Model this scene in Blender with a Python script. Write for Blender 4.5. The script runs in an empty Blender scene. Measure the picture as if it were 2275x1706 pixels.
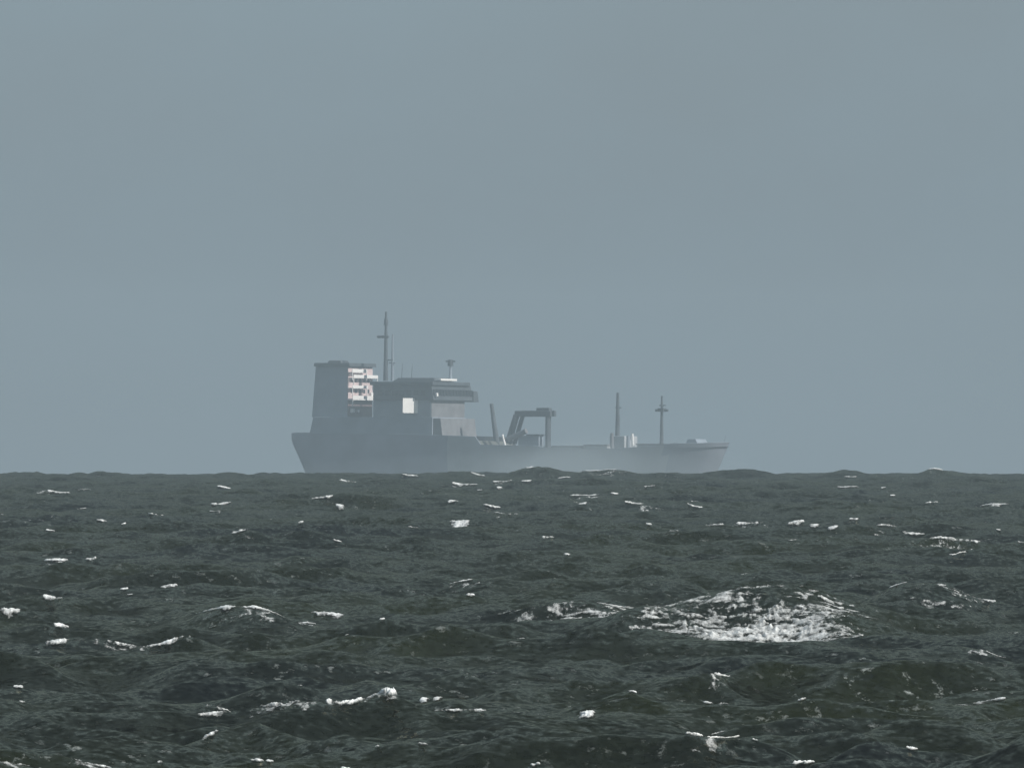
import bpy, bmesh, math
import numpy as np
from mathutils import Vector

sc = bpy.context.scene
R = math.radians

# ------------------------------------------------------------------ camera
PX = 3.07e-5                 # radians covered by one pixel of the photograph
W0, H0 = 2275, 1706
EYE = 16.4                   # eye height above the sea, m (a dune or low cliff)
RE = 538000.0                # radius of the sea sheet
HORIZON_ROW = 1060.0
DIP = math.sqrt(2 * EYE / RE)
PITCH = -DIP + (HORIZON_ROW - H0 / 2) * PX
cam = bpy.data.objects.new('camera', bpy.data.cameras.new('camera'))
sc.collection.objects.link(cam)
cam.data.sensor_width = 36
cam.data.lens = 18 / math.tan(W0 / 2 * PX)
cam.data.clip_start = 1.0
cam.data.clip_end = 30000.0
cam.location = (0, 0, EYE)
cam.rotation_euler = (R(90) + PITCH, 0, 0)
sc.camera = cam

# ------------------------------------------------------------------ sky, sun, exposure
SUN_EL, SUN_AZ = R(36), R(117)          # azimuth clockwise from +Y (the view direction)
world = bpy.data.worlds.new('World')
sc.world = world
world.use_nodes = True
nt = world.node_tree
nt.nodes.clear()
sky = nt.nodes.new('ShaderNodeTexSky')
sky.sky_type = 'NISHITA'
sky.sun_disc = False
sky.sun_elevation = SUN_EL
sky.sun_rotation = SUN_AZ
sky.altitude = 0
sky.air_density = 1.0
sky.dust_density = 1.5
sky.ozone_density = 2.0
# thin bright overcast: an even grey-blue veil over the clear sky
SKY_STRENGTH = 0.08
veil = nt.nodes.new('ShaderNodeMix')
veil.data_type = 'RGBA'
veil.inputs[0].default_value = 0.82
tcw = nt.nodes.new('ShaderNodeTexCoord')
mpw = nt.nodes.new('ShaderNodeMapping')
mpw.inputs['Scale'].default_value = (1, 1, 1.6)
nzw = nt.nodes.new('ShaderNodeTexNoise')
nzw.inputs['Scale'].default_value = 34
nzw.inputs['Detail'].default_value = 4
rpw = nt.nodes.new('ShaderNodeValToRGB')
vc = np.array((0.244, 0.322, 0.378)) / SKY_STRENGTH
rpw.color_ramp.elements[0].position = 0.3
rpw.color_ramp.elements[1].position = 0.7
rpw.color_ramp.elements[0].color = (*(vc * (0.98, 0.955, 0.945)), 1)
rpw.color_ramp.elements[1].color = (*(vc * (1.03, 1.045, 1.05)), 1)
nt.links.new(tcw.outputs['Generated'], mpw.inputs[0])
nt.links.new(mpw.outputs[0], nzw.inputs['Vector'])
nt.links.new(nzw.outputs[0], rpw.inputs[0])
nt.links.new(rpw.outputs[0], veil.inputs[7])
bg = nt.nodes.new('ShaderNodeBackground')
bg.inputs[1].default_value = SKY_STRENGTH
wo = nt.nodes.new('ShaderNodeOutputWorld')
nt.links.new(sky.outputs[0], veil.inputs[6])
nt.links.new(veil.outputs[2], bg.inputs[0])
nt.links.new(bg.outputs[0], wo.inputs[0])

sun_l = bpy.data.lights.new('sun', 'SUN')
sun_l.energy = 5.0
sun_l.angle = R(0.6)
sun_l.color = (1.0, 0.95, 0.88)
sun = bpy.data.objects.new('sun', sun_l)
sc.collection.objects.link(sun)
sdir = Vector((math.sin(SUN_AZ) * math.cos(SUN_EL), math.cos(SUN_AZ) * math.cos(SUN_EL), math.sin(SUN_EL)))
sun.rotation_euler = sdir.to_track_quat('Z', 'Y').to_euler()
sun.location = (300, 0, 300)

sc.view_settings.view_transform = 'Standard'
sc.view_settings.look = 'None'
sc.view_settings.exposure = 0.0
sc.view_settings.gamma = 1.0
sc.view_settings.use_curve_mapping = False
sc.cycles.use_denoising = True
sc.cycles.max_bounces = 6
sc.cycles.volume_bounces = 2
sc.cycles.use_adaptive_sampling = False

HAZE_DENSITY = 0.80e-4
HAZE_COLOR = (0.487, 0.598, 0.678, 1)


# ------------------------------------------------------------------ materials
def mat(name, col, rough=0.6, metal=0.0, var=0.15, scale=0.8):
    m = bpy.data.materials.new(name)
    m.use_nodes = True
    n = m.node_tree
    b = n.nodes['Principled BSDF']
    b.inputs['Roughness'].default_value = rough
    b.inputs['Metallic'].default_value = metal
    tc = n.nodes.new('ShaderNodeTexCoord')
    nz = n.nodes.new('ShaderNodeTexNoise')
    nz.inputs['Scale'].default_value = scale
    nz.inputs['Detail'].default_value = 5
    rp = n.nodes.new('ShaderNodeValToRGB')
    c = np.array(col)
    rp.color_ramp.elements[0].position = 0.3
    rp.color_ramp.elements[1].position = 0.7
    rp.color_ramp.elements[0].color = (*(c * (1 - var)), 1)
    rp.color_ramp.elements[1].color = (*np.minimum(c * (1 + var), 0.95), 1)
    n.links.new(tc.outputs['Object'], nz.inputs['Vector'])
    n.links.new(nz.outputs[0], rp.inputs[0])
    n.links.new(rp.outputs[0], b.inputs['Base Color'])
    return m


def water_material():
    m = bpy.data.materials.new('sea_water')
    m.use_nodes = True
    n = m.node_tree
    b = n.nodes['Principled BSDF']
    L = n.links.new
    geo = n.nodes.new('ShaderNodeNewGeometry')

    def noise(scale, detail, stretch, rough=0.6, off=0.0):
        mp = n.nodes.new('ShaderNodeMapping')
        mp.inputs['Scale'].default_value = stretch
        mp.inputs['Location'].default_value = (off, off * 1.7, 0)
        mp.inputs['Rotation'].default_value = (0, 0, R(8))
        z = n.nodes.new('ShaderNodeTexNoise')
        z.inputs['Scale'].default_value = scale
        z.inputs['Detail'].default_value = detail
        z.inputs['Roughness'].default_value = rough
        L(geo.outputs['Position'], mp.inputs['Vector'])
        L(mp.outputs[0], z.inputs['Vector'])
        return z.outputs[0]

    # silt: greener and greyer water in patches tens of metres wide
    silt = noise(0.028, 3, (1, 0.35, 1))
    ramp = n.nodes.new('ShaderNodeValToRGB')
    e = ramp.color_ramp.elements
    e[0].position, e[0].color = 0.36, (0.003, 0.0045, 0.005, 1)
    e[1].position, e[1].color = 0.64, (0.009, 0.012, 0.004, 1)
    L(silt, ramp.inputs[0])
    # thin wind-blown foam streaks left on the surface
    st = noise(1.5, 6, (0.8, 0.5, 1), 0.72, 13.0)
    pa = noise(0.05, 3, (1, 0.5, 1), 0.5, 41.0)
    a1 = n.nodes.new('ShaderNodeMapRange')
    a1.inputs[1].default_value, a1.inputs[2].default_value = 0.585, 0.70
    L(st, a1.inputs[0])
    a2 = n.nodes.new('ShaderNodeMapRange')
    a2.inputs[1].default_value, a2.inputs[2].default_value = 0.40, 0.70
    L(pa, a2.inputs[0])
    mu = n.nodes.new('ShaderNodeMath')
    mu.operation = 'MULTIPLY'
    L(a1.outputs[0], mu.inputs[0])
    L(a2.outputs[0], mu.inputs[1])
    mu2 = n.nodes.new('ShaderNodeMath')
    mu2.operation = 'MULTIPLY'
    mu2.inputs[1].default_value = 0.6
    L(mu.outputs[0], mu2.inputs[0])
    mix = n.nodes.new('ShaderNodeMix')
    mix.data_type = 'RGBA'
    L(mu2.outputs[0], mix.inputs[0])
    L(ramp.outputs[0], mix.inputs[6])
    mix.inputs[7].default_value = (0.42, 0.46, 0.46, 1)
    # wind ripples: the facets of the water tilt this way and that
    def tilt(scale, detail, stretch, off, amount, prev):
        mp = n.nodes.new('ShaderNodeMapping')
        mp.inputs['Scale'].default_value = stretch
        mp.inputs['Location'].default_value = (off, off * 1.7, 0)
        mp.inputs['Rotation'].default_value = (0, 0, R(6))
        z = n.nodes.new('ShaderNodeTexNoise')
        z.inputs['Scale'].default_value = scale
        z.inputs['Detail'].default_value = detail
        z.inputs['Roughness'].default_value = 0.6
        L(geo.outputs['Position'], mp.inputs['Vector'])
        L(mp.outputs[0], z.inputs['Vector'])
        su = n.nodes.new('ShaderNodeVectorMath')
        su.operation = 'SUBTRACT'
        su.inputs[1].default_value = (0.5, 0.5, 0.5)
        L(z.outputs['Color'], su.inputs[0])
        ml = n.nodes.new('ShaderNodeVectorMath')
        ml.operation = 'MULTIPLY'
        ml.inputs[1].default_value = (amount, amount, 0)
        L(su.outputs[0], ml.inputs[0])
        ad = n.nodes.new('ShaderNodeVectorMath')
        ad.operation = 'ADD'
        L(prev, ad.inputs[0])
        L(ml.outputs[0], ad.inputs[1])
        return ad.outputs[0]
    v = tilt(0.5, 3, (0.7, 0.5, 1), 3.0, 1.4, geo.outputs['Normal'])
    v = tilt(3.2, 4, (0.65, 0.6, 1), 9.0, 2.1, v)
    nm = n.nodes.new('ShaderNodeVectorMath')
    nm.operation = 'NORMALIZE'
    L(v, nm.inputs[0])
    n.nodes.remove(b)
    fr = n.nodes.new('ShaderNodeFresnel')
    fr.inputs['IOR'].default_value = 1.333
    df = n.nodes.new('ShaderNodeBsdfDiffuse')
    gl = n.nodes.new('ShaderNodeBsdfAnisotropic')
    gl.inputs['Color'].default_value = (0.47, 0.455, 0.35, 1)
    gl.inputs['Roughness'].default_value = 0.11
    ms = n.nodes.new('ShaderNodeMixShader')
    L(mix.outputs[2], df.inputs['Color'])
    for q in (fr, df, gl):
        L(nm.outputs[0], q.inputs['Normal'])
    L(fr.outputs[0], ms.inputs[0])
    L(df.outputs[0], ms.inputs[1])
    L(gl.outputs[0], ms.inputs[2])
    L(ms.outputs[0], n.nodes['Material Output'].inputs['Surface'])
    return m


M_WATER = water_material()


def foam_material():
    """white foam that thins out to bare water where the 'cover' of the sheet is low"""
    m = mat('sea_foam', (0.70, 0.72, 0.72), 0.7, 0, 0.25, 2.0)
    n = m.node_tree
    L = n.links.new
    b = n.nodes['Principled BSDF']
    at = n.nodes.new('ShaderNodeAttribute')
    at.attribute_name = 'cover'
    tc = n.nodes.new('ShaderNodeTexCoord')
    mp = n.nodes.new('ShaderNodeMapping')
    mp.inputs['Scale'].default_value = (1, 0.3, 1)
    z = n.nodes.new('ShaderNodeTexNoise')
    z.inputs['Scale'].default_value = 3.2
    z.inputs['Detail'].default_value = 5
    z.inputs['Roughness'].default_value = 0.7
    L(tc.outputs['Object'], mp.inputs[0])
    L(mp.outputs[0], z.inputs['Vector'])
    ma = n.nodes.new('ShaderNodeMath')
    ma.operation = 'MULTIPLY_ADD'
    L(z.outputs[0], ma.inputs[0])
    ma.inputs[1].default_value = 2.4
    ma.inputs[2].default_value = -1.4
    ad = n.nodes.new('ShaderNodeMath')
    ad.operation = 'MULTIPLY_ADD'
    L(at.outputs['Fac'], ad.inputs[0])
    ad.inputs[1].default_value = 1.5
    L(ma.outputs[0], ad.inputs[2])
    mr = n.nodes.new('ShaderNodeMapRange')
    mr.inputs[1].default_value, mr.inputs[2].default_value = 0.0, 1.2
    L(ad.outputs[0], mr.inputs[0])
    tr = n.nodes.new('ShaderNodeBsdfTransparent')
    mx = n.nodes.new('ShaderNodeMixShader')
    L(mr.outputs[0], mx.inputs[0])
    L(tr.outputs[0], mx.inputs[1])
    L(b.outputs[0], mx.inputs[2])
    L(mx.outputs[0], n.nodes['Material Output'].inputs['Surface'])
    return m


M_FOAM = foam_material()
M_HULL = mat('hull_paint', (0.24, 0.27, 0.33), 0.6, 0, 0.2, 0.12)
M_HULLP = mat('hull_misted_paint', (0.38, 0.40, 0.42), 0.6, 0, 0.2, 0.12)  # hull colour paled to stand in for mist over midships
M_HOUSE = mat('house_grey_paint', (0.24, 0.285, 0.34), 0.6, 0, 0.15, 0.2)
M_FRONT = mat('front_grey_paint', (0.17, 0.175, 0.19), 0.6, 0, 0.2, 0.35)
M_PALE = mat('pale_pink_paint', (0.62, 0.51, 0.51), 0.6, 0, 0.12, 0.5)
M_BROWN = mat('dull_brown_paint', (0.17, 0.125, 0.13), 0.6, 0, 0.2, 0.35)
M_WHITE = mat('white_paint', (0.88, 0.87, 0.86), 0.45, 0, 0.04, 0.5)
M_DARK = mat('dark_steel', (0.06, 0.075, 0.09), 0.6, 0, 0.2, 0.4)
M_GLASS = mat('dark_glass', (0.02, 0.025, 0.03), 0.08, 0, 0.1, 0.2)
M_DECK = mat('deck_paint', (0.13, 0.14, 0.13), 0.8, 0, 0.2, 0.3)


# ------------------------------------------------------------------ numpy noise
def _hash(ix, iy, seed):
    h = (ix.astype(np.int64) * 374761393 + iy.astype(np.int64) * 668265263 + seed * 982451653) & 0x7fffffff
    h = ((h ^ (h >> 13)) * 1274126177) & 0x7fffffff
    return ((h ^ (h >> 16)) & 0xffff) / 65535.0


def vnoise(x, y, seed=0):
    x, y = np.broadcast_arrays(np.asarray(x, float), np.asarray(y, float))
    ix, iy = np.floor(x), np.floor(y)
    fx, fy = x - ix, y - iy
    fx, fy = fx * fx * (3 - 2 * fx), fy * fy * (3 - 2 * fy)
    a, b = _hash(ix, iy, seed), _hash(ix + 1, iy, seed)
    c, d = _hash(ix, iy + 1, seed), _hash(ix + 1, iy + 1, seed)
    return (a * (1 - fx) + b * fx) * (1 - fy) + (c * (1 - fx) + d * fx) * fy


def fbm(x, y, seed=0, octv=4, gain=0.55):
    s, a, t = 0.0, 1.0, 0.0
    for o in range(octv):
        s = s + a * vnoise(x * 2 ** o + 17.3 * o, y * 2 ** o - 9.1 * o, seed + o)
        t += a
        a *= gain
    return s / t


# ------------------------------------------------------------------ the sea
rng = np.random.default_rng(11)


def row_list():
    out = list(np.geomspace(14, 500, 60))
    d = 508.0
    while d < 4700:
        out.append(d)
        d += 1.0 * (d / 600.0) ** 0.88
    out += list(np.geomspace(4720, 9400, 30))
    return np.array(out)


def col_list():
    half = 0.0378
    c = np.linspace(-half, half, 820)
    step = c[1] - c[0]
    side, x, s = [], half, step
    while x < 1.25:
        s *= 1.125
        x += s
        side.append(x)
    side = np.array(side)
    return np.concatenate([-side[::-1], c, side])


DR = row_list()
TC = col_list()
NR, NC = len(DR), len(TC)
dstep = np.gradient(DR)[:, None]
cstep = np.gradient(TC)[None, :] * DR[:, None]
X0 = DR[:, None] * TC[None, :]
Y0 = np.repeat(DR[:, None], NC, 1)


def row_to_dist(py, lift=0.0):
    """distance at which the mean sea (raised by lift) is seen at photo row py"""
    ang = -(PITCH + (H0 / 2 - py) * PX)
    h = EYE - lift
    disc = ang * ang - 2 * h / RE
    if disc <= 0:
        return math.sqrt(2 * h * RE)
    return RE * (ang - math.sqrt(disc))


# swell and wind waves: a directional spectrum of Gerstner waves
NW = 170
lam = np.exp(rng.uniform(math.log(2.6), math.log(75), NW))
LP = 22.0
amp = lam ** 0.86 * np.exp(-0.9 * np.maximum(0, lam / LP - 1) ** 1.3)
amp *= 0.58 / math.sqrt((amp ** 2).sum() / 2)
spread = np.where(lam > 12, 0.36, 0.7)
ang = R(-90 + 12) + rng.normal(0, 1, NW) * spread        # travelling towards the camera, slightly to the right
kk = 2 * math.pi / lam
kx, ky = kk * np.cos(ang), kk * np.sin(ang)
# cross sea: short-crested chop running sideways
NX = 26
lam2 = np.exp(rng.uniform(math.log(5), math.log(17), NX))
ang2 = R(-90) + np.where(rng.uniform(size=NX) < 0.5, 1, -1) * rng.uniform(R(48), R(84), NX)
lam, ang = np.concatenate([lam, lam2]), np.concatenate([ang, ang2])
amp = np.concatenate([amp, 0.12 * lam2 / math.sqrt((lam2 ** 2).sum() / 2)])
NW += NX
kk = 2 * math.pi / lam
kx, ky = kk * np.cos(ang), kk * np.sin(ang)
ph = rng.uniform(0, 2 * math.pi, NW)
Z = np.zeros((NR, NC))
DX = np.zeros((NR, NC))
DY = np.zeros((NR, NC))
for i in range(NW):
    fy = np.clip(1.7 - np.abs(ky[i]) * dstep / 1.35, 0, 1)
    fx = np.clip(1.7 - np.abs(kx[i]) * cstep / 1.35, 0, 1)
    a = amp[i] * fy * fx
    t = kx[i] * X0 + ky[i] * Y0 + ph[i]
    s, c = np.sin(t), np.cos(t)
    Z += a * c
    q = 1.0
    DX -= q * a * s * kx[i] / kk[i]
    DY -= q * a * s * ky[i] / kk[i]

# far off the sea is too coarse for the shortest waves: short-crested chop stands in for them on the skyline
rf0 = int(np.searchsorted(DR, 2300))
rf1 = int(np.searchsorted(DR, 4700))
fade = np.clip((DR[rf0:rf1, None] - 2300) / 700, 0, 1)
Z[rf0:rf1] += fade * (0.9 * (fbm(X0[rf0:rf1] * 0.09, Y0[rf0:rf1] * 0.03, 77, 4, 0.6) - 0.5))

# single larger waves seen in the photograph: (column, crest row, height, half-width px, run-up depth m)
RIDGES = [
    (1470, 1275, 1.9, 130, 5.0), (2030, 1290, 2.0, 120, 5.5), (520, 1340, 1.6, 150, 4.2),
    (1690, 1308, 2.6, 280, 11.0), (250, 1436, 1.5, 120, 4.0), (860, 1545, 1.5, 90, 3.6),
    (560, 1588, 1.3, 130, 3.6), (1060, 1330, 1.3, 130, 4.0), (2100, 1590, 1.4, 160, 4.0),
    (1250, 1388, 0.7, 150, 3.5), (1750, 1425, 0.7, 220, 3.5), (340, 1645, 0.5, 120, 3.0),
    (1190, 1037, 1, 70, 9), (1350, 1045, 1, 90, 9), (1640, 1043, 1, 110, 9), (1880, 1044, 1, 55, 9),
    (2085, 1043, 1, 60, 9), (230, 1048, 1, 70, 9), (500, 1050, 1, 60, 9), (60, 1049, 1, 70, 9),
    (720, 1051, 1, 90, 9), (1010, 1047, 1, 60, 9),
]
for (px, py, A, w, dl) in RIDGES:
    D = row_to_dist(py, A + 0.35)
    if py < 1056:                            # swell standing up on the skyline
        D = 3300.0
        A = EYE + D * (PITCH + (H0 / 2 - py) * PX) + D * D / (2 * RE)
    xc = (px - W0 / 2) * PX * D
    ww = w * PX * D
    r0, r1 = np.searchsorted(DR, [D - 75, D + 75])
    c0, c1 = np.searchsorted(TC, [(xc - 2.6 * ww) / D, (xc + 2.6 * ww) / D])
    u = (X0[r0:r1, c0:c1] - xc) / ww
    v = Y0[r0:r1, c0:c1] - D - 9.0 * (fbm(X0[r0:r1, c0:c1] * 0.14, 0 * X0[r0:r1, c0:c1] + px, 5, 3) - 0.5) + 2.0 * u * u
    prof = np.where(v < 0, np.exp(-(v / dl) ** 2), np.exp(-(v / (2.4 * dl)) ** 2))
    env = np.exp(-np.abs(u) ** 2.4)
    # the ridge replaces part of the random sea there and a trough runs before it
    tr = env * np.exp(-((v + 2.9 * dl) / (1.7 * dl)) ** 2) * (py > 1056)
    Z[r0:r1, c0:c1] = Z[r0:r1, c0:c1] * (1 - 0.6 * tr) - 0.3 * A * tr
    Z[r0:r1, c0:c1] = Z[r0:r1, c0:c1] * (1 - 0.8 * env * prof) + A * env * prof * (0.75 + 0.5 * fbm(X0[r0:r1, c0:c1] * 0.3, Y0[r0:r1, c0:c1] * 0.1, 8, 3))

PXs = X0 + DX
PYs = Y0 + DY
PZs = Z - (PXs ** 2 + PYs ** 2) / (2 * RE)
P = np.stack([PXs, PYs, PZs], -1)
# photo rows of every grid point, used to find the crests that face the viewer
ROW = H0 / 2 - ((PZs - EYE) / PYs - PITCH) / PX


def grid_mesh(name, pts, nr, nc, keep=None):
    """mesh of a (nr, nc) grid of points; keep = boolean (nr-1, nc-1) of the quads to build"""
    idx = np.arange(nr * nc).reshape(nr, nc)
    q = np.stack([idx[:-1, :-1], idx[:-1, 1:], idx[1:, 1:], idx[1:, :-1]], -1)
    q = q.reshape(-1, 4) if keep is None else q[keep]
    return mesh_from(name, pts.reshape(-1, 3), q)


def mesh_from(name, v, q, cover=None):
    used = np.unique(q)
    remap = np.full(len(v), -1, np.int64)
    remap[used] = np.arange(len(used))
    v, q = v[used], remap[q]
    me = bpy.data.meshes.new(name)
    me.vertices.add(len(v))
    me.vertices.foreach_set('co', v.astype(np.float32).ravel())
    me.loops.add(q.size)
    me.loops.foreach_set('vertex_index', q.astype(np.int32).ravel())
    me.polygons.add(len(q))
    me.polygons.foreach_set('loop_start', np.arange(0, q.size, 4, dtype=np.int32))
    me.polygons.foreach_set('use_smooth', np.ones(len(q), bool))
    me.update(calc_edges=True)
    if cover is not None:
        at = me.attributes.new('cover', 'FLOAT', 'POINT')
        at.data.foreach_set('value', cover[used].astype(np.float32))
    return me


def link(name, me, m, parent=None, **props):
    o = bpy.data.objects.new(name, me)
    sc.collection.objects.link(o)
    if m:
        me.materials.append(m)
    o.parent = parent
    for k, v in props.items():
        o[k] = v
    return o


link('sea', grid_mesh('sea', P, NR, NC), M_WATER, kind='structure',
     label='dark grey-green choppy sea reaching to the horizon', category='sea')

# ------------------------------------------------------------------ the haze
def haze_box(x0, x1, y0, y1, z0, z1):
    v = np.array([[x, y, z] for z in (z0, z1) for (x, y) in ((x0, y0), (x1, y0), (x1, y1), (x0, y1))], float)
    q = np.array([[3, 2, 1, 0], [4, 5, 6, 7], [0, 1, 5, 4], [1, 2, 6, 5], [2, 3, 7, 6], [3, 0, 4, 7]])
    me = mesh_from('haze', v, q)
    m = bpy.data.materials.new('sea_haze')
    m.use_nodes = True
    m.node_tree.nodes.clear()
    pv = m.node_tree.nodes.new('ShaderNodeVolumePrincipled')
    pv.inputs['Color'].default_value = HAZE_COLOR
    pv.inputs['Density'].default_value = HAZE_DENSITY
    out = m.node_tree.nodes.new('ShaderNodeOutputMaterial')
    m.node_tree.links.new(pv.outputs[0], out.inputs['Volume'])
    link('haze', me, m, kind='stuff', label='pale blue-grey sea haze veiling the ship and the horizon', category='haze')


zmin = float(PZs.min()) - 1.5
haze_box(float(PXs.min()) - 50, float(PXs.max()) + 50, -60, 9500, zmin, 60)

# ------------------------------------------------------------------ the ship
SD = 8200.0
SCALE = SD / 3900.0           # the ship is drawn in units of this many metres
MPP = PX * SD / SCALE
YAW = R(30)
ship = bpy.data.objects.new('cargo_ship', None)
sc.collection.objects.link(ship)
SEA_Z = -SD * SD / (2 * RE)
ship.location = (0, SD, SEA_Z)
ship.rotation_euler = (-SD / RE, 0, -YAW)
ship.scale = (SCALE, SCALE, SCALE)
ship['label'] = 'grey cargo ship with stern deckhouses, low deck and raked bow, hazy on the horizon'
ship['category'] = 'ship'
CY, SY = math.cos(YAW), math.sin(YAW)


def S(px, t):
    """ship station of photo column px at athwartship offset t (starboard negative)"""
    return ((px - W0 / 2) * MPP - t * SY) / CY


def Zs(py):
    return (EYE + SD * (PITCH + (H0 / 2 - py) * PX) - SEA_Z) / SCALE


def boxmesh(name, corners_bottom, corners_top):
    v = np.array(list(corners_bottom) + list(corners_top), float)
    q = np.array([[3, 2, 1, 0], [4, 5, 6, 7], [0, 1, 5, 4], [1, 2, 6, 5], [2, 3, 7, 6], [3, 0, 4, 7]])
    me = mesh_from(name, v, q)
    me.polygons.foreach_set('use_smooth', np.zeros(len(me.polygons), bool))
    return me


def box(name, s0, s1, t0, t1, z0, z1, m, parent=None, taper=(0, 0, 0, 0)):
    """box in ship axes; taper = how much the top draws in at (aft, fore, starboard, port)"""
    a, f, sb, pt = taper
    b = [(s0, t0, z0), (s1, t0, z0), (s1, t1, z0), (s0, t1, z0)]
    u = [(s0 + a, t0 + sb, z1), (s1 - f, t0 + sb, z1), (s1 - f, t1 - pt, z1), (s0 + a, t1 - pt, z1)]
    o = link(name, boxmesh(name, b, u), m, parent or ship)
    bv = o.modifiers.new('bevel', 'BEVEL')
    bv.width = min(0.12, 0.2 * min(abs(s1 - s0), abs(t1 - t0), abs(z1 - z0)))
    bv.segments = 2
    return o


def tube(name, p0, p1, r0, r1, m, parent=None, n=10):
    p0, p1 = Vector(p0), Vector(p1)
    d = (p1 - p0).normalized()
    a = d.orthogonal().normalized()
    b = d.cross(a)
    v, q = [], []
    for k in range(n):
        w = a * math.cos(2 * math.pi * k / n) + b * math.sin(2 * math.pi * k / n)
        v += [p0 + w * r0, p1 + w * r1]
    for k in range(n):
        j = (k + 1) % n
        q.append((2 * k, 2 * j, 2 * j + 1, 2 * k + 1))
    me = bpy.data.meshes.new(name)
    me.from_pydata([tuple(x) for x in v], [], q + [tuple(range(1, 2 * n, 2)), tuple(range(2 * n - 2, -1, -2))])
    return link(name, me, m, parent or ship)


# hull: lofted sections with a raked stem and an overhanging stern
def lerp(x, xs, ys):
    return float(np.interp(x, xs, ys))


BEAM = 19.5
NI, NJ = 64, 14
# deck edge height along the hull, as photo rows against photo columns
DECK_PX = [640, 690, 960, 1075, 1085, 1215, 1235, 1395, 1500, 1512, 1560, 1615]
DECK_PY = [966, 964, 968, 972, 990, 992, 998, 997, 990, 985, 985, 982]
s_stern, s_bow = S(650, -6), S(1615, 0)


def hull_pt(i, j, side):
    u = i / (NI - 1)
    f = j / (NJ - 1)
    s_top = s_stern + (s_bow - s_stern) * u
    zd = Zs(lerp((s_top * CY - 5 * SY * min(1, 4 * (1 - u))) / MPP + W0 / 2, DECK_PX, DECK_PY))
    z = -2.5 + (zd + 2.5) * f
    rise = z / Zs(983)
    sb = s_bow - 7.5 * (1 - rise)                       # raked stem
    ss = s_stern + 5.5 * max(0.0, 1 - rise) ** 1.2      # counter stern
    s = ss + (sb - ss) * u
    entry = min(1.0, (1 - u) / (0.30 - 0.13 * max(0, min(1, rise))))
    run = min(1.0, (u + 0.012) / (0.12 - 0.09 * max(0, min(1, rise))))
    hb = BEAM / 2 * (1 - (1 - entry) ** 2.0) ** 0.62 * (1 - (1 - run) ** 2.4) ** 0.7
    hb *= 0.93 + 0.07 * min(1, max(0, rise))
    return (s, side * max(hb, 0.06), z)


hv, hq = [], []
for side in (-1, 1):
    base = len(hv)
    for i in range(NI):
        for j in range(NJ):
            hv.append(hull_pt(i, j, side))
    for i in range(NI - 1):
        for j in range(NJ - 1):
            a = base + i * NJ + j
            qd = (a, a + NJ, a + NJ + 1, a + 1)
            hq.append(qd if side < 0 else qd[::-1])
half = NI * NJ
for j in range(NJ - 1):                                   # transom
    hq.append((j, j + 1, half + j + 1, half + j))
hull = link('hull', mesh_from('hull', np.array(hv), np.array(hq)), M_HULLP, ship)
# aft and forecastle in hull paint; between them the colour imitates drifting mist
hull.data.materials.append(M_HULL)
for pl in hull.data.polygons:
    if pl.center.x < S(1000, -9) or pl.center.x > S(1475, -8):
        pl.material_index = 1
# deck plating lies a metre below the bulwark rail
dv, dq = [], []
for i in range(NI):
    for side in (-1, 1):
        p = hull_pt(i, NJ - 1, side)
        dv.append((p[0], p[1] * 0.985, p[2] - 1.0))
for i in range(NI - 1):
    dq.append((2 * i, 2 * i + 2, 2 * i + 3, 2 * i + 1))
link('deck', mesh_from('deck', np.array(dv), np.array(dq)), M_DECK, ship)
# dark painted quarter aft: shell doubling plates a little proud of the hull side
cap = []
for side in (-1, 1):
    v, q = [], []
    for i in range(NI):
        p = hull_pt(i, NJ - 1, side)
        v += [(p[0], p[1], p[2]), (p[0], p[1], p[2] + 0.16), (p[0], p[1] * 0.96, p[2] + 0.16), (p[0], p[1] * 0.96, p[2])]
    for i in range(NI - 1):
        for k in range(4):
            a, b = 4 * i + k, 4 * i + (k + 1) % 4
            q.append((a, b, b + 4, a + 4))
    link('bulwark_rail', mesh_from('bulwark_rail', np.array(v), np.array(q)), M_HOUSE, ship)

zdk = Zs(975)
# poop deckhouse: one low wide tier under both blocks
B0 = 9.2
box('poop_house', S(676, -B0), S(958, -B0), -B0, B0, zdk - 3, Zs(928), M_HOUSE, None, (2.0, 0, 0.3, 0.3))
# after tower (accommodation and funnel casing)
B1 = 6.6
ta, tf = S(697, -B1), S(768, -B1)
tower = box('accommodation_tower', ta - 1.2, tf, -B1, B1, Zs(928) - 0.05, Zs(815), M_HOUSE, None, (1.0, 0, 0.15, 0.15))
box('tower_roof', ta - 0.5, tf + 0.9, -B1 - 0.5, B1 + 0.5, Zs(815), Zs(807), M_DARK, tower, (0.2, 0.1, 0.1, 0.1))
box('tower_front_wall', tf + 0.003, tf + 0.12, -B1 + 0.15, B1 - 0.15, Zs(886), Zs(818), M_PALE, tower)
box('tower_front_wall', tf + 0.003, tf + 0.10, -B1 + 0.15, B1 - 0.15, Zs(927), Zs(887), M_BROWN, tower)  # lower part of the front wall, darker and browner than above
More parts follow.
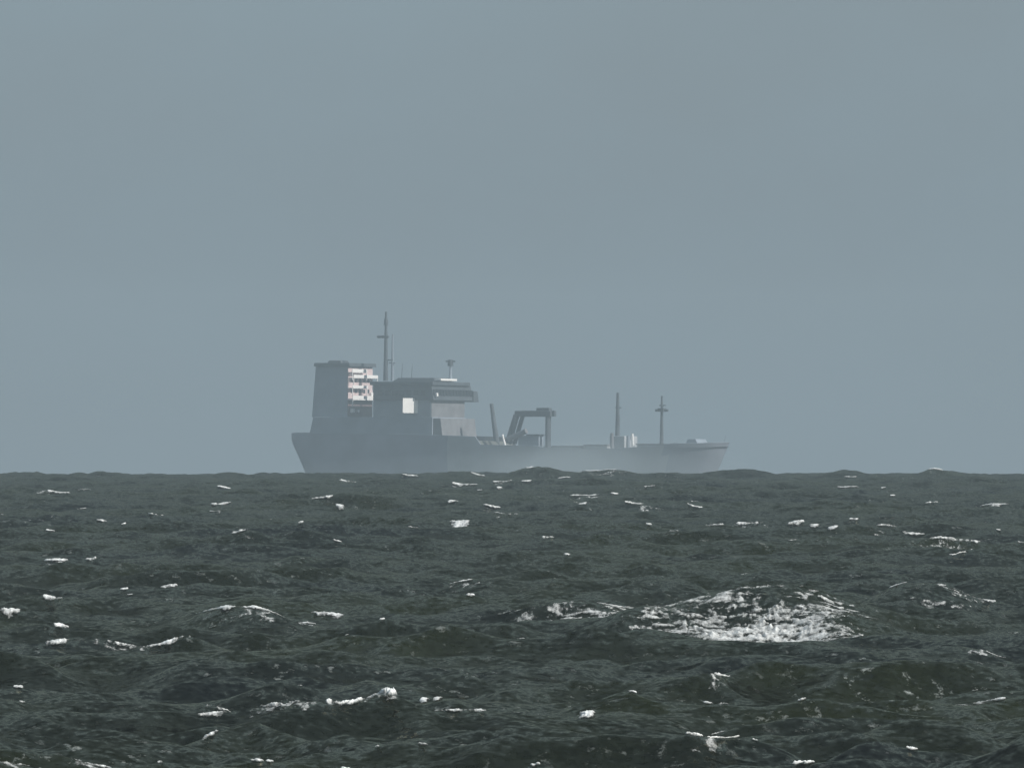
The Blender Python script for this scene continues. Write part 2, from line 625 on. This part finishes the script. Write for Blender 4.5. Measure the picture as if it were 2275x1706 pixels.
# white balcony fronts and end stanchions of the tower's tiers, facing the bow
for (py, hgt, pr, t0, t1) in ((828, 0.8, 1.5, -B1, 1.2), (840, 0.7, 1.7, -B1 + .4, B1), (863, 0.6, 1.6, -B1, 1.5),
                              (889, 1.0, 1.7, -B1, B1)):
    sl = box('balcony', tf + 0.12, tf + pr, t0, t1, Zs(py) - 0.1, Zs(py) + 0.08, M_WHITE, tower)
    box('balcony_front', tf + pr - 0.1, tf + pr + 0.02, t0, t1, Zs(py) + 0.09, Zs(py) + hgt + 0.09, M_WHITE, sl)
    for t in (t0 + 0.15, t1 - 0.15):
        box('stanchion', tf + pr - 0.2, tf + pr - 0.02, t - 0.11, t + 0.11, Zs(py) - 2.0, Zs(py) - 0.1, M_WHITE, sl)
box('white_locker', tf + 0.12, tf + 1.0, B1 - 2.2, B1 - 0.3, Zs(884), Zs(872), M_WHITE, tower)
box('white_locker', tf + 0.12, tf + 0.9, -B1 + 1.2, -B1 + 2.6, Zs(918), Zs(909), M_WHITE, tower)
box('white_locker', tf + 0.12, tf + 0.8, -B1 + 4.4, -B1 + 5.2, Zs(917), Zs(911), M_WHITE, tower)
# dark windows on the tower's front
for py in (849, 873):
    for t in (-4.6, -2.4, -0.2, 2.0, 4.2):
        box('window', tf + 0.09, tf + 0.16, t - 0.5, t + 0.5, Zs(py) - 0.1, Zs(py) + 0.9, M_GLASS, tower)
# funnel at the after end of the tower
box('funnel', ta + 0.8, ta + 5.2, -2.2, 2.2, Zs(807), Zs(801), M_DARK, None, (0.5, 0.3, 0.2, 0.2))

# forward block with the wheelhouse
B2 = 8.8
ba, bf = S(826, -B2), S(956, -B2)
house = box('deckhouse', ba, bf, -B2, B2, Zs(928) - 0.05, Zs(866), M_HOUSE)
box('front_wall', bf + 0.003, bf + 0.12, -B2 + 0.1, B2 - 0.1, Zs(968), Zs(880), M_FRONT, house)
box('lower_front', S(958, -B0) + 0.003, S(958, -B0) + 3.2, -B0 + 0.6, B0 + 0.4, Zs(985), Zs(930), M_FRONT, house, (0, 0.9, 0, 0))
roof = box('wheelhouse_roof', ba - 0.4, bf + 1.2, -B2 - 1.2, B2 + 1.0, Zs(857), Zs(849), M_DARK, house)
wh = box('wheelhouse', ba + 0.5, bf + 1.3, -B2 - 0.9, B2 + 2.3, Zs(890), Zs(857) - 0.003, M_DARK, house, (0, 0.7, 0, 0))
for t in np.arange(-B2 - 0.1, B2 + 2.0, 1.75):
    box('bridge_window', bf + 1.02, bf + 1.22, t - 0.68, t + 0.68, Zs(880), Zs(866), M_GLASS, wh)
for k in range(7):
    s0 = ba + 2.0 + k * 2.2
    box('bridge_window', s0, s0 + 1.5, -B2 - 0.94, -B2 - 0.7, Zs(880), Zs(868), M_GLASS, wh)
box('bridge_wing', bf - 2.6, bf + 1.5, B2 + 2.31, B2 + 5.2, Zs(892), Zs(868), M_DARK, house, (0, 0, 0, 0.8))
box('monkey_island', ba + 3.5, bf - 1.0, -5.2, 5.0, Zs(849), Zs(840), M_DARK, house, (2.0, 0.5, 0.4, 0.4))
box('white_awning', bf - 1.2, bf + 1.0, -5.4, 3.2, Zs(853) + 0.75, Zs(853) + 1.35, M_WHITE, house, (1.3, 0, 0, 0))
box('white_lantern', bf + 1.31, bf + 1.9, -B2 - 0.2, -B2 + 0.6, Zs(882), Zs(874), M_WHITE, house)
# made-up white screen on the side deck, angled to catch the sun
def screen():
    t0 = -B2
    s0 = S(893, t0 - 4.2)
    zt, zb = Zs(886), Zs(919)
    a, b, c = (s0, t0 - 4.2), (s0 + 2.2, t0 + 0.02), (s0 - 0.6, t0 + 0.02)
    me = bpy.data.meshes.new('sun_angled_screen')
    v = [(x, y, zb) for x, y in (a, b, c)] + [(x, y, zt) for x, y in (a, b, c)]
    me.from_pydata(v, [], [(0, 1, 4, 3), (1, 2, 5, 4), (2, 0, 3, 5), (3, 4, 5), (2, 1, 0)])
    link('sun_angled_screen', me, M_WHITE, ship)
screen()
# masts over the houses
def mast(px, top, foot, r, t=0.0, bars=(), m=M_DARK, name='mast'):
    s = S(px, t)
    o = tube(name, (s, t, Zs(foot)), (s, t, Zs(top)), r, r * 0.45, m)
    for (py, half, th, off) in bars:
        tube('crosstree', (s + off - half, t, Zs(py)), (s + off + half, t, Zs(py)), th, th, m, o)
    return o


mm = mast(853, 692, 846, 0.66, 0, ((748, 1.7, 0.34, -0.9), (800, 1.3, 0.16, 0.9)), M_DARK)
tube('radar_drum', (S(853, 0), 0, Zs(722)), (S(853, 0), 0, Zs(708)), 0.62, 0.5, M_DARK, mm)
mast(868, 742, 846, 0.42, 0.8, ((806, 1.0, 0.16, 0),), M_HOUSE, 'signal_mast')
sm = mast(998, 812, 850, 0.55, 2.0, (), M_HOUSE, 'radar_mast')
tube('radar_head', (S(998, 2), 2.0, Zs(813)), (S(998, 2), 2.0, Zs(799)), 0.85, 0.7, M_DARK, sm)
box('radar_scanner', S(998, 2) - 1.5, S(998, 2) + 1.5, 1.85, 2.15, Zs(804), Zs(801), M_DARK, sm)

for t in (-1.2, 1.4):
    tube('whip_aerial', (ba + 5, t * 2, Zs(842)), (ba + 5.3, t * 2, Zs(808)), 0.08, 0.04, M_DARK, None, 6)

# derrick post ahead of the bridge, leaning aft
tube('derrick_post', (S(1105, 2), 2, Zs(1000)), (S(1090, 2), 2, Zs(897)), 0.85, 0.5, M_DARK)
# gantry frame over the pump house
gz = Zs(926)
g = box('gantry', S(1143, -5), S(1222, -5), -5.4, -4.2, gz, Zs(913), M_DARK)
box('gantry_beam', S(1143, -5) + 0.4, S(1222, -5) - 0.4, -2.4, -1.3, gz + 0.1, Zs(913) + 0.1, M_DARK, g)
box('gantry_top', S(1186, -5), S(1214, -5), -4.19, -2.41, gz + 0.3, Zs(906), M_DARK, g)
tube('gantry_leg', (S(1128, -4.8), -4.8, Zs(985)), (S(1146, -4.8), -4.8, gz + 0.4), 0.95, 0.85, M_DARK, g)
tube('gantry_leg', (S(1215, -4.8), -4.8, Zs(1000)), (S(1215, -4.8), -4.8, gz + 0.4), 0.6, 0.6, M_DARK, g)
tube('gantry_leg', (S(1128, -4.8) + 0.3, -1.9, Zs(985)), (S(1146, -4.8) + 0.3, -1.9, gz + 0.4), 0.6, 0.6, M_DARK, g)
tube('gantry_leg', (S(1211, -4.8) - 0.5, -1.9, Zs(1000)), (S(1211, -4.8) - 0.5, -1.9, gz + 0.4), 0.4, 0.4, M_DARK, g)
ph_ = box('pump_house', S(1150, -6), S(1196, -6), -6, -3.5, Zs(1010), Zs(968), M_HOUSE)
box('pump_house_roof', S(1168, -6.2), S(1198, -6.2), -6.3, -3.3, Zs(968), Zs(965), M_DARK, ph_)
# sloping pale chute beside the pump house
tube('chute', (S(1128, -6.6), -6.6, Zs(976)), (S(1168, -6.6), -6.6, Zs(958)), 0.75, 0.75, M_FRONT)
tube('ladder_post', (S(1115, -8.5), -8.5, Zs(966)), (S(1122, -8.5), -8.5, Zs(994)), 0.28, 0.34, M_WHITE)
tube('mooring_post', (S(1098, -9), -9.0, Zs(1003)), (S(1103, -9), -9.0, Zs(1012)), 0.42, 0.42, M_WHITE)
# hatch coamings on the low cargo deck
for (a, b, py) in ((1228, 1290, 990), (1296, 1345, 987), (1412, 1490, 985)):
    h = box('hatch_coaming', S(a, -6), S(b, -6), -6, 6, Zs(1004), Zs(py + 3), M_HULLP)
    box('hatch_cover', S(a, -6) - 0.2, S(b, -6) + 0.2, -6.2, 6.2, Zs(py + 3), Zs(py), M_FRONT, h)
# kingposts and foremast
kp = mast(1370, 872, 1000, 0.8, 1.0, ((905, 0.9, 0.15, 0.2),), M_DARK, 'kingpost')
box('mast_house', S(1352, -3), S(1385, -3), -3, 4, Zs(1003), Zs(968), M_HULLP)
tube('winch_post', (S(1358, -6), -6, Zs(1000)), (S(1357, -6), -6, Zs(962)), 0.5, 0.45, M_FRONT)
tube('vent_post', (S(1404, -6), -6, Zs(998)), (S(1402, -6), -6, Zs(963)), 0.36, 0.32, M_WHITE)
tube('vent_post', (S(1393, -4), -4, Zs(1000)), (S(1393, -4), -4, Zs(968)), 0.5, 0.5, M_HOUSE)
fm = mast(1467, 879, 992, 0.55, 0, ((911, 1.9, 0.34, 0.0), (900, 0.9, 0.16, 0.2)), M_DARK, 'foremast')
box('crow_nest', S(1467, 0) - 0.9, S(1467, 0) + 0.9, -0.8, 0.8, Zs(914), Zs(906), M_DARK, fm)
# forecastle gear
box('windlass_house', S(1516, -3), S(1550, -3), -3, 3, Zs(992), Zs(974), M_HOUSE, None, (0.9, 1.4, 0.3, 0.3))
tube('jackstaff', (s_bow - 1.6, 0, Zs(984)), (s_bow - 1.0, 0, Zs(966)), 0.09, 0.06, M_HOUSE)
tube('stern_roller', (S(652, -6), -6, Zs(971)), (S(660, -3), 3, Zs(971)), 0.9, 0.9, M_HOUSE)

# ------------------------------------------------------------------ spray drifting over the ship's low deck
def mist(px, py, wpx, hpx, depth, dist, tau):
    bm = bmesh.new()
    bmesh.ops.create_icosphere(bm, subdivisions=4, radius=1)
    k = PX * dist
    for v in bm.verts:
        c = v.co
        f = 1 + 0.5 * (float(fbm(c.x * 1.7 + 5, c.z * 1.7 + c.y, 31, 3)) - 0.5)
        v.co = Vector((c.x * wpx * k * f, c.y * depth, c.z * hpx * k * f))
    me = bpy.data.meshes.new('spray_mist')
    bm.to_mesh(me)
    bm.free()
    m = bpy.data.materials.new('spray_mist')
    m.use_nodes = True
    m.node_tree.nodes.clear()
    pv = m.node_tree.nodes.new('ShaderNodeVolumePrincipled')
    pv.inputs['Color'].default_value = (0.60, 0.69, 0.74, 1)
    pv.inputs['Density'].default_value = tau / (2 * depth)
    out = m.node_tree.nodes.new('ShaderNodeOutputMaterial')
    m.node_tree.links.new(pv.outputs[0], out.inputs['Volume'])
    o = link('spray_mist', me, m, kind='stuff', label='pale drifting spray in front of the low midship hull', category='mist', group='drifting spray')
    o.location = ((px - W0 / 2) * k, dist, EYE + dist * (PITCH + (H0 / 2 - py) * PX))


for (px, py, w, h, dist, tau) in ((1255, 1050, 110, 52, 7890, 0.24), (1280, 1052, 175, 66, 7860, 0.22), (1310, 1054, 250, 80, 7830, 0.2),
                                  (1340, 1056, 330, 96, 7800, 0.16), (1180, 1060, 560, 60, 7760, 0.12)):
    mist(px, py, w, h, 70, dist, tau)

# ------------------------------------------------------------------ foam
VIS = np.minimum.accumulate(ROW[:, :], axis=0)          # nearest-first silhouette per column
ROWC = ROW - VIS < 0.02                                  # visible grid points
JUMP = np.zeros((NR, NC), bool)                          # visible crest: the next point is hidden
JUMP[:-1] = ROWC[:-1] & ~ROWC[1:]
first_r = int(np.searchsorted(DR, 510))


def col_of(px):
    return float(np.interp((px - W0 / 2) * PX, TC, np.arange(NC)))


def find_crest(px, py, tol):
    c = int(round(col_of(px)))
    best = None
    for dc in range(-8, 9, 2):
        cc = min(max(c + dc, 0), NC - 1)
        rows = np.nonzero(JUMP[first_r:, cc])[0] + first_r
        if len(rows) == 0:
            continue
        d = np.abs(ROW[rows, cc] - py)
        # hidden depth behind the crest says how bold it is
        w = np.array([np.argmax(ROWC[r + 1:, cc]) if r + 1 < NR else 0 for r in rows])
        sc_ = d / tol - 0.25 * np.minimum(w, 8) / 8 + 0.02 * abs(dc)
        k = int(np.argmin(sc_))
        if best is None or sc_[k] < best[0]:
            best = (sc_[k], int(rows[k]), cc)
    return best[1], best[2]


def trace(r, c, c0, c1, tol):
    """follow the crest line sideways from (r, c) as far as it stays near its photo row"""
    line = {c: r}
    for step in (-1, 1):
        rr = r
        for cc in range(c + step, (c1 + 1) if step > 0 else (c0 - 1), step):
            if cc < 1 or cc >= NC - 1:
                break
            lo, hi = max(rr - 1, first_r), min(rr + 2, NR)
            r2 = lo + int(np.argmin(ROW[lo:hi, cc]))
            if abs(ROW[r2, cc] - ROW[r, c]) > tol:
                break
            rr = r2
            line[cc] = rr
    cs = np.array(sorted(line))
    rs = np.array([line[k] for k in cs], float)
    if len(rs) > 9:
        t = np.linspace(-1, 1, len(cs))
        rs = np.polyval(np.polyfit(t, rs, 3 if len(cs) > 25 else 2), t)
    return cs, rs


def bil(A, r, c):
    r0 = np.clip(np.floor(r).astype(int), 0, NR - 2)
    c0 = np.clip(np.floor(c).astype(int), 0, NC - 2)
    fr, fc = (r - r0), (c - c0)
    if A.ndim == 3:
        fr, fc = fr[..., None], fc[..., None]
    return (A[r0, c0] * (1 - fr) * (1 - fc) + A[r0 + 1, c0] * fr * (1 - fc)
            + A[r0, c0 + 1] * (1 - fr) * fc + A[r0 + 1, c0 + 1] * fr * fc)


fseed = [0]


def foam_patch(px, py, w, h, style='cap', rise=0.28, dens=0.5, tol=9, back=1.2):
    """points and quads of one foam patch that starts on a crest and slides down its face"""
    fseed[0] += 7
    sd = fseed[0]
    r, c = find_crest(px, py, tol)
    cw = w / 2 * PX / (TC[NC // 2 + 1] - TC[NC // 2])
    cs, rs = trace(r, c, int(c - cw - 1), int(c + cw + 1), 5 + 0.12 * w)
    if len(cs) < 2:
        return None
    # rows run down the face until the patch is h pixels tall
    fr = np.linspace(0, 14, 281)
    down = bil(ROW, np.clip(r - fr, first_r, None), np.full_like(fr, c)) - ROW[r, c]
    drop = float(fr[min(int(np.argmax(down > h)) if (down > h).any() else 40, 280)])
    drop = max(drop, 0.08)
    back = min(back, 0.5 * drop + 0.1)
    nc = max(6, int((cs[-1] - cs[0]) * 2.4))
    nr = int(min(90, max(10, (drop + back) * 8, h * 1.1)))
    cf = np.linspace(cs[0], cs[-1], nc)
    rf = np.interp(cf, cs, rs)
    v = np.linspace(-back, drop, nr)[:, None] * np.ones(nc)[None, :]
    Cg = np.repeat(cf[None, :], nr, 0)
    Rg = rf[None, :] - v
    Q = bil(P, Rg, Cg)
    # local coordinates in metres: across, and down the face
    um = Q[..., 0]
    vm = Q[..., 1]
    fq = 900.0 / max(600.0, DR[r])                # finer tearing near by, no finer than the eye resolves far off
    um, vm = um * fq * 2.6, vm * fq * 2.6
    u = np.linspace(-1, 1, nc)[None, :]
    uw = u + 0.25 * (fbm(um * 0.9, vm * 0.3, sd + 1, 3) - 0.5)
    eu = np.clip(1 - np.abs(uw) ** 2.6, 0, 1)
    reach = (0.35 + 0.95 * fbm(um * 0.7 + 5, 0 * um, sd + 2, 3)) * eu ** 0.6
    vv = np.where(v < 0, -v / back, v / drop / np.maximum(reach, 0.05))
    ev = np.clip(1 - vv ** 2, 0, 1)
    if style == 'cap':
        nz = fbm(um * 1.6, vm * 0.8, sd + 3, 4)
        mask = eu * ev * 1.5 - 1.25 * (1 - nz) + (dens - 0.5) * 0.8 + 0.05
    elif style == 'line':
        nz = fbm(um * 2.2, vm * 0.9, sd + 3, 4)
        thick = eu ** 0.8 * (0.25 + 1.0 * fbm(um * 0.5, 0 * um, sd + 8, 3))
        ev = np.clip(1 - (v / np.maximum(drop * thick, 0.02)) ** 2, 0, 1)
        mask = np.clip(eu * 1.5, 0, 1) * ev * (0.5 + 1.1 * vnoise(um * 0.55, 0 * um, sd + 9)) - 1.25 * (1 - nz) + (dens - 0.5) * 0.9 + 0.12
    else:                                   # lace: torn net of foam
        rid = 1 - np.abs(2 * fbm(um * 0.6 + 0.2 * vm, vm * 0.36, sd + 3, 4, 0.62) - 1) * 2.3
        big = fbm(um * 0.12, vm * 0.1, sd + 5, 3)
        edge = np.clip(1.25 * (1 - np.abs(uw) ** 2.2) * np.clip(1 - (2 * v / drop - 1) ** 4, 0, 1), 0, 1)
        mask = (rid - 0.62 + 1.5 * (big - 0.5) + (dens - 0.5)) * edge - 0.25 * (1 - edge)
    keepv = mask > -0.02
    lump = np.clip(mask, 0, 1) ** 0.6 * (0.35 + 1.1 * fbm(um * 2.6, vm * 1.3, sd + 4, 3))
    far = np.clip(Q[..., 1] / 1000.0, 0.6, 2.5)
    Q = Q.copy()
    Q[..., 2] += 0.03 * far + 0.4 * rise * lump
    Q[..., 1] -= 0.3 * rise * lump
    keep = keepv[:-1, :-1] & keepv[1:, 1:] | keepv[1:, :-1] & keepv[:-1, 1:]
    if keep.sum() < 2:
        return None
    idx = np.arange(nr * nc).reshape(nr, nc)
    q = np.stack([idx[:-1, :-1], idx[1:, :-1], idx[1:, 1:], idx[:-1, 1:]], -1)[keep]
    return Q.reshape(-1, 3), q, np.clip(mask, 0, 1).ravel()


def foam_field(px, dist, wpx, near, far, dens, rise=0.2, stretch=0.75, soft=2.0):
    """torn net of foam lying over a stretch of sea: near..far metres before and behind dist"""
    fseed[0] += 7
    sd = fseed[0]
    c0, c1 = col_of(px - wpx), col_of(px + wpx)
    r0 = float(np.interp(dist - near, DR, np.arange(NR)))
    r1 = float(np.interp(dist + far, DR, np.arange(NR)))
    nc, nr = int((c1 - c0) * 2.2), int((r1 - r0) * 7)
    Rg, Cg = np.meshgrid(np.linspace(r0, r1, nr), np.linspace(c0, c1, nc), indexing='ij')
    Q = bil(P, Rg, Cg)
    x, y = Q[..., 0], Q[..., 1]
    u = np.linspace(-1, 1, nc)[None, :] + 0.35 * (fbm(x * 0.25, y * 0.12, sd + 1, 3) - 0.5)
    v = np.linspace(-1, 1, nr)[:, None] + 0.6 * (fbm(x * 0.2, y * 0.1, sd + 2, 3) - 0.5)
    env = np.clip(1 - np.sqrt(u * u + v * v) ** soft, -1, 1)
    wx = x + 1.6 * (fbm(x * 0.5, y * 0.25, sd + 6, 3) - 0.5)
    rid = 1 - np.abs(2 * fbm(wx * 0.45 + 0.1 * y, y * stretch, sd + 3, 4, 0.62) - 1) * 2.6
    fine = fbm(wx * 4.0, y * 1.6, sd + 4, 3)
    mask = 0.8 * rid - 0.55 + 0.9 * (fine - 0.5) + 1.1 * (env - 0.5) + (dens - 0.5) * 1.6
    mask = np.where(env > 0, mask, -1)
    keepv = mask > -0.02
    Q = Q.copy()
    Q[..., 2] += 0.04 + rise * np.clip(mask, 0, 1) ** 0.6 * (0.3 + 1.2 * fbm(wx * 2.2, y * 1.0, sd + 5, 3))
    keep = keepv[:-1, :-1] & keepv[1:, 1:] | keepv[1:, :-1] & keepv[:-1, 1:]
    idx = np.arange(nr * nc).reshape(nr, nc)
    q = np.stack([idx[:-1, :-1], idx[:-1, 1:], idx[1:, 1:], idx[1:, :-1]], -1)[keep]
    return Q.reshape(-1, 3), q, np.clip(mask, 0, 1).ravel()


def foam_mesh(name, patches, parent=None, **props):
    vs, qs, cv, n = [], [], [], 0
    for pt in patches:
        vs.append(pt[0])
        qs.append(pt[1] + n)
        cv.append(pt[2])
        n += len(pt[0])
    v, q = np.concatenate(vs), np.concatenate(qs)
    o0 = np.zeros(3)
    if parent is None:
        o0 = v[np.unique(q)].mean(0)                     # origin at the patch itself
    else:
        o0 = np.array(parent.location)
    o = link(name, mesh_from(name, v - o0, q, np.concatenate(cv)), M_FOAM, parent, **props)
    if parent is None:
        o.location = o0
    return o


def foam_object(name, patches, **props):
    patches = [p for p in patches if p is not None]
    if props.get('kind') == 'stuff':
        return foam_mesh(name, patches, None, **props)
    if not patches:
        return
    root = foam_mesh(name, patches[:1], None, **props)
    for p in patches[1:]:
        foam_mesh('foam_streak', [p], root)


# the large breakers one can point to, each an object
D_BRK = row_to_dist(1308, 2.95)
D_TAIL = row_to_dist(1372, 0.6)
D_SLOPE = row_to_dist(1345, 0.8)
FIELDS = [
    ('largest breaking wave, torn white foam right of centre below the bow', [
        (1700, D_BRK - 8, 330, 17, 10, 0.46, 0.18), (1740, D_BRK - 11, 180, 8, 8, 0.50, 0.45), (1620, D_BRK - 12, 150, 6, 6, 0.48, 0.3), (1600, D_BRK - 2, 200, 4, 4, 0.46, 0.15),
        (1500, D_BRK - 8, 170, 9, 8, 0.40, 0.12), (1850, D_BRK - 3, 140, 7, 6, 0.42, 0.12)]),
    ('low lace of foam trailing left of the largest breaking wave', [
        (1310, D_TAIL, 230, 16, 18, 0.45, 0.08), (1230, D_TAIL - 4, 130, 8, 8, 0.44, 0.1), (1400, D_TAIL + 8, 140, 8, 8, 0.42, 0.1)]),
    ('faint grey foam streaks on the wave right of the largest breaker', [
        (2080, D_SLOPE, 170, 16, 20, 0.27, 0.04)]),
]
for lab, pl in FIELDS:
    foam_object('breaking_wave', [foam_field(*p) for p in pl], label=lab, category='whitecap', group='breaking waves')
BIG = [
    ('thin white crest line arching over a dark hump at left', [
        (530, 1343, 200, 9, 'line', 0.3, 0.72)]),
    ('short ragged foam strip just right of the arching crest', [
        (715, 1364, 84, 16, 'line', 0.3, 0.7)]),
    ('long straight white crest line at far left, low in the sea', [
        (318, 1432, 190, 9, 'line', 0.3, 0.66)]),
    ('small pale foam tuft left of the long straight crest', [
        (157, 1428, 56, 16, 'cap', 0.35, 0.62)]),
    ('tall pointed foam plume in the lower middle of the sea', [
        (868, 1536, 44, 30, 'cap', 0.75, 0.75), (818, 1545, 84, 10, 'line', 0.4, 0.7),
        (805, 1559, 36, 14, 'cap', 0.4, 0.66)]),
    ('broken foam rows leading left from the pointed plume', [
        (640, 1568, 130, 12, 'line', 0.35, 0.6), (520, 1570, 110, 9, 'line', 0.3, 0.58),
        (478, 1586, 64, 16, 'cap', 0.3, 0.52), (735, 1592, 46, 10, 'line', 0.4, 0.7), (785, 1594, 44, 8, 'line', 0.4, 0.66)]),
    ('small bright whitecap alone near the bottom left', [
        (465, 1634, 44, 16, 'cap', 0.35, 0.7)]),
    ('round bright whitecap alone right of centre near the bottom', [
        (1277, 1586, 34, 20, 'cap', 0.5, 0.74)]),
    ('bright long whitecap slanting down at the far right', [
        (2135, 1199, 140, 10, 'line', 0.4, 0.78)]),
    ('row of short bright whitecaps right of centre, left of the slanting one', [
        (1665, 1166, 74, 8, 'line', 0.5, 0.74), (1600, 1167, 40, 6, 'line', 0.4, 0.6),
        (1750, 1161, 40, 16, 'cap', 0.6, 0.72), (1805, 1168, 30, 8, 'cap', 0.45, 0.7), (1845, 1172, 24, 8, 'cap', 0.4, 0.7)]),
    ('bright whitecap under the middle of the ship', [
        (1020, 1161, 40, 18, 'cap', 0.6, 0.74)]),
    ('bent white crest with a bright blob, under the ship stern', [
        (705, 1106, 52, 9, 'line', 0.5, 0.76), (740, 1127, 24, 16, 'cap', 0.7, 0.78)]),
    ('pale torn foam patch near the right edge, just below the horizon', [
        (2212, 1121, 84, 16, 'cap', 0.35, 0.5)]),
    ('ring of foam at the left edge of the sea', [
        (34, 1362, 44, 26, 'cap', 0.4, 0.6), (90, 1332, 40, 14, 'cap', 0.3, 0.48)]),
]
for lab, pl in BIG:
    foam_object('breaking_wave', [foam_patch(*p) for p in pl], label=lab, category='whitecap', group='breaking waves')

SMALL = [
    (190, 1088, 38, 12), (110, 1096, 44, 5), (155, 1126, 18, 6), (225, 1158, 22, 7), (293, 1169, 8, 6), (138, 1177, 16, 5),
    (485, 1083, 28, 9), (458, 1118, 18, 7), (500, 1119, 26, 12), (350, 1145, 40, 5), (480, 1137, 24, 6), (667, 1161, 15, 8),
    (737, 1206, 15, 7), (535, 1181, 40, 7), (120, 1246, 44, 9), (174, 1242, 24, 9), (383, 1301, 48, 14), (290, 1309, 14, 5),
    (570, 1381, 90, 8), (670, 1384, 60, 7), (783, 1070, 52, 14), (895, 1056, 30, 7), (1045, 1055, 26, 7), (1035, 1076, 46, 9),
    (1155, 1030, 16, 9), (1115, 1072, 40, 9), (1135, 1083, 14, 9), (1192, 1072, 15, 7), (1235, 1056, 26, 6), (1330, 1046, 84, 5),
    (1450, 1080, 32, 12), (1393, 1095, 15, 6), (1000, 1116, 24, 11), (1105, 1125, 42, 7), (1105, 1145, 50, 7), (1310, 1102, 52, 6),
    (1435, 1118, 38, 8), (1305, 1119, 15, 7), (1220, 1194, 26, 6), (1477, 1166, 10, 8), (1496, 1181, 24, 7), (1265, 1232, 14, 6),
    (900, 1180, 22, 5), (1060, 1305, 22, 11), (1022, 1293, 60, 5), (1532, 1126, 30, 6), (1898, 1159, 16, 6), (1975, 1168, 50, 5),
    (2015, 1186, 34, 11), (2265, 1213, 30, 6), (1875, 1082, 48, 12), (1890, 1058, 26, 5), (2070, 1115, 26, 6), (1968, 1084, 8, 5),
    (1975, 1102, 9, 6), (1655, 1275, 22, 8), (2150, 1243, 30, 4), (1998, 1301, 32, 6), (2130, 1323, 92, 7), (2225, 1333, 32, 8),
    (2090, 1041, 30, 6), (120, 1393, 30, 12), (60, 1523, 28, 7), (240, 1672, 130, 8), (335, 1683, 13, 6), (25, 1700, 60, 5),
    (140, 1698, 32, 5), (555, 1691, 32, 5), (580, 1693, 11, 6), (950, 1550, 14, 16), (980, 1553, 14, 16), (1040, 1588, 120, 14),
    (1445, 1526, 28, 7), (930, 1655, 22, 10), (790, 1653, 9, 8), (810, 1700, 40, 12), (1195, 1676, 26, 6), (1365, 1702, 22, 10),
    (1605, 1530, 52, 7), (1605, 1555, 26, 9), (1585, 1562, 15, 6), (1598, 1626, 32, 9), (1560, 1633, 52, 7), (1630, 1661, 52, 7),
    (1758, 1523, 20, 7), (1775, 1692, 13, 11), (1790, 1703, 30, 6), (2150, 1550, 70, 10), (2205, 1455, 60, 14), (1640, 1408, 50, 9),
    (2060, 1645, 22, 6), (2250, 1408, 24, 8), (1900, 1385, 16, 5), (820, 1373, 12, 8),
]
pp = []
for (x, y, w, h) in SMALL:
    st = 'line' if w > 2.6 * h else 'cap'
    pp.append(foam_patch(x, y, 1.25 * w, 0.65 * h, st, 0.25 if y > 1250 else 0.4, 0.66 if w < 60 else 0.58))
# thin lace left behind by the larger of them
for (x, y, w, h) in SMALL + [(530, 1343, 180, 9), (320, 1432, 180, 9), (640, 1575, 180, 12), (870, 1545, 90, 12), (2135, 1199, 140, 10), (1700, 1166, 160, 8)]:
    if w < 38:
        continue
    r_, c_ = find_crest(x, y, 9)
    d_ = DR[r_]
    pp.append(foam_field(x + rng.uniform(-0.4, 0.4) * w, d_ - 0.002 * d_, 0.85 * w + 14, 0.0032 * d_, 0.003 * d_, rng.uniform(0.24, 0.35), 0.03))
# scattered flecks on other crests
for k in range(22):
    x = rng.uniform(-80, W0 + 80)
    y = 1058 + (1706 - 1058) * rng.uniform() ** 1.15
    w = rng.uniform(5, 18) * (0.8 + 0.6 * (y - 1050) / 650)
    pp.append(foam_patch(x, y, w, rng.uniform(1.5, 3.5), 'line', 0.15, rng.uniform(0.4, 0.6)))
foam_object('sea_foam', pp, kind='stuff', label='small white flecks of foam scattered over the wave crests', category='foam')
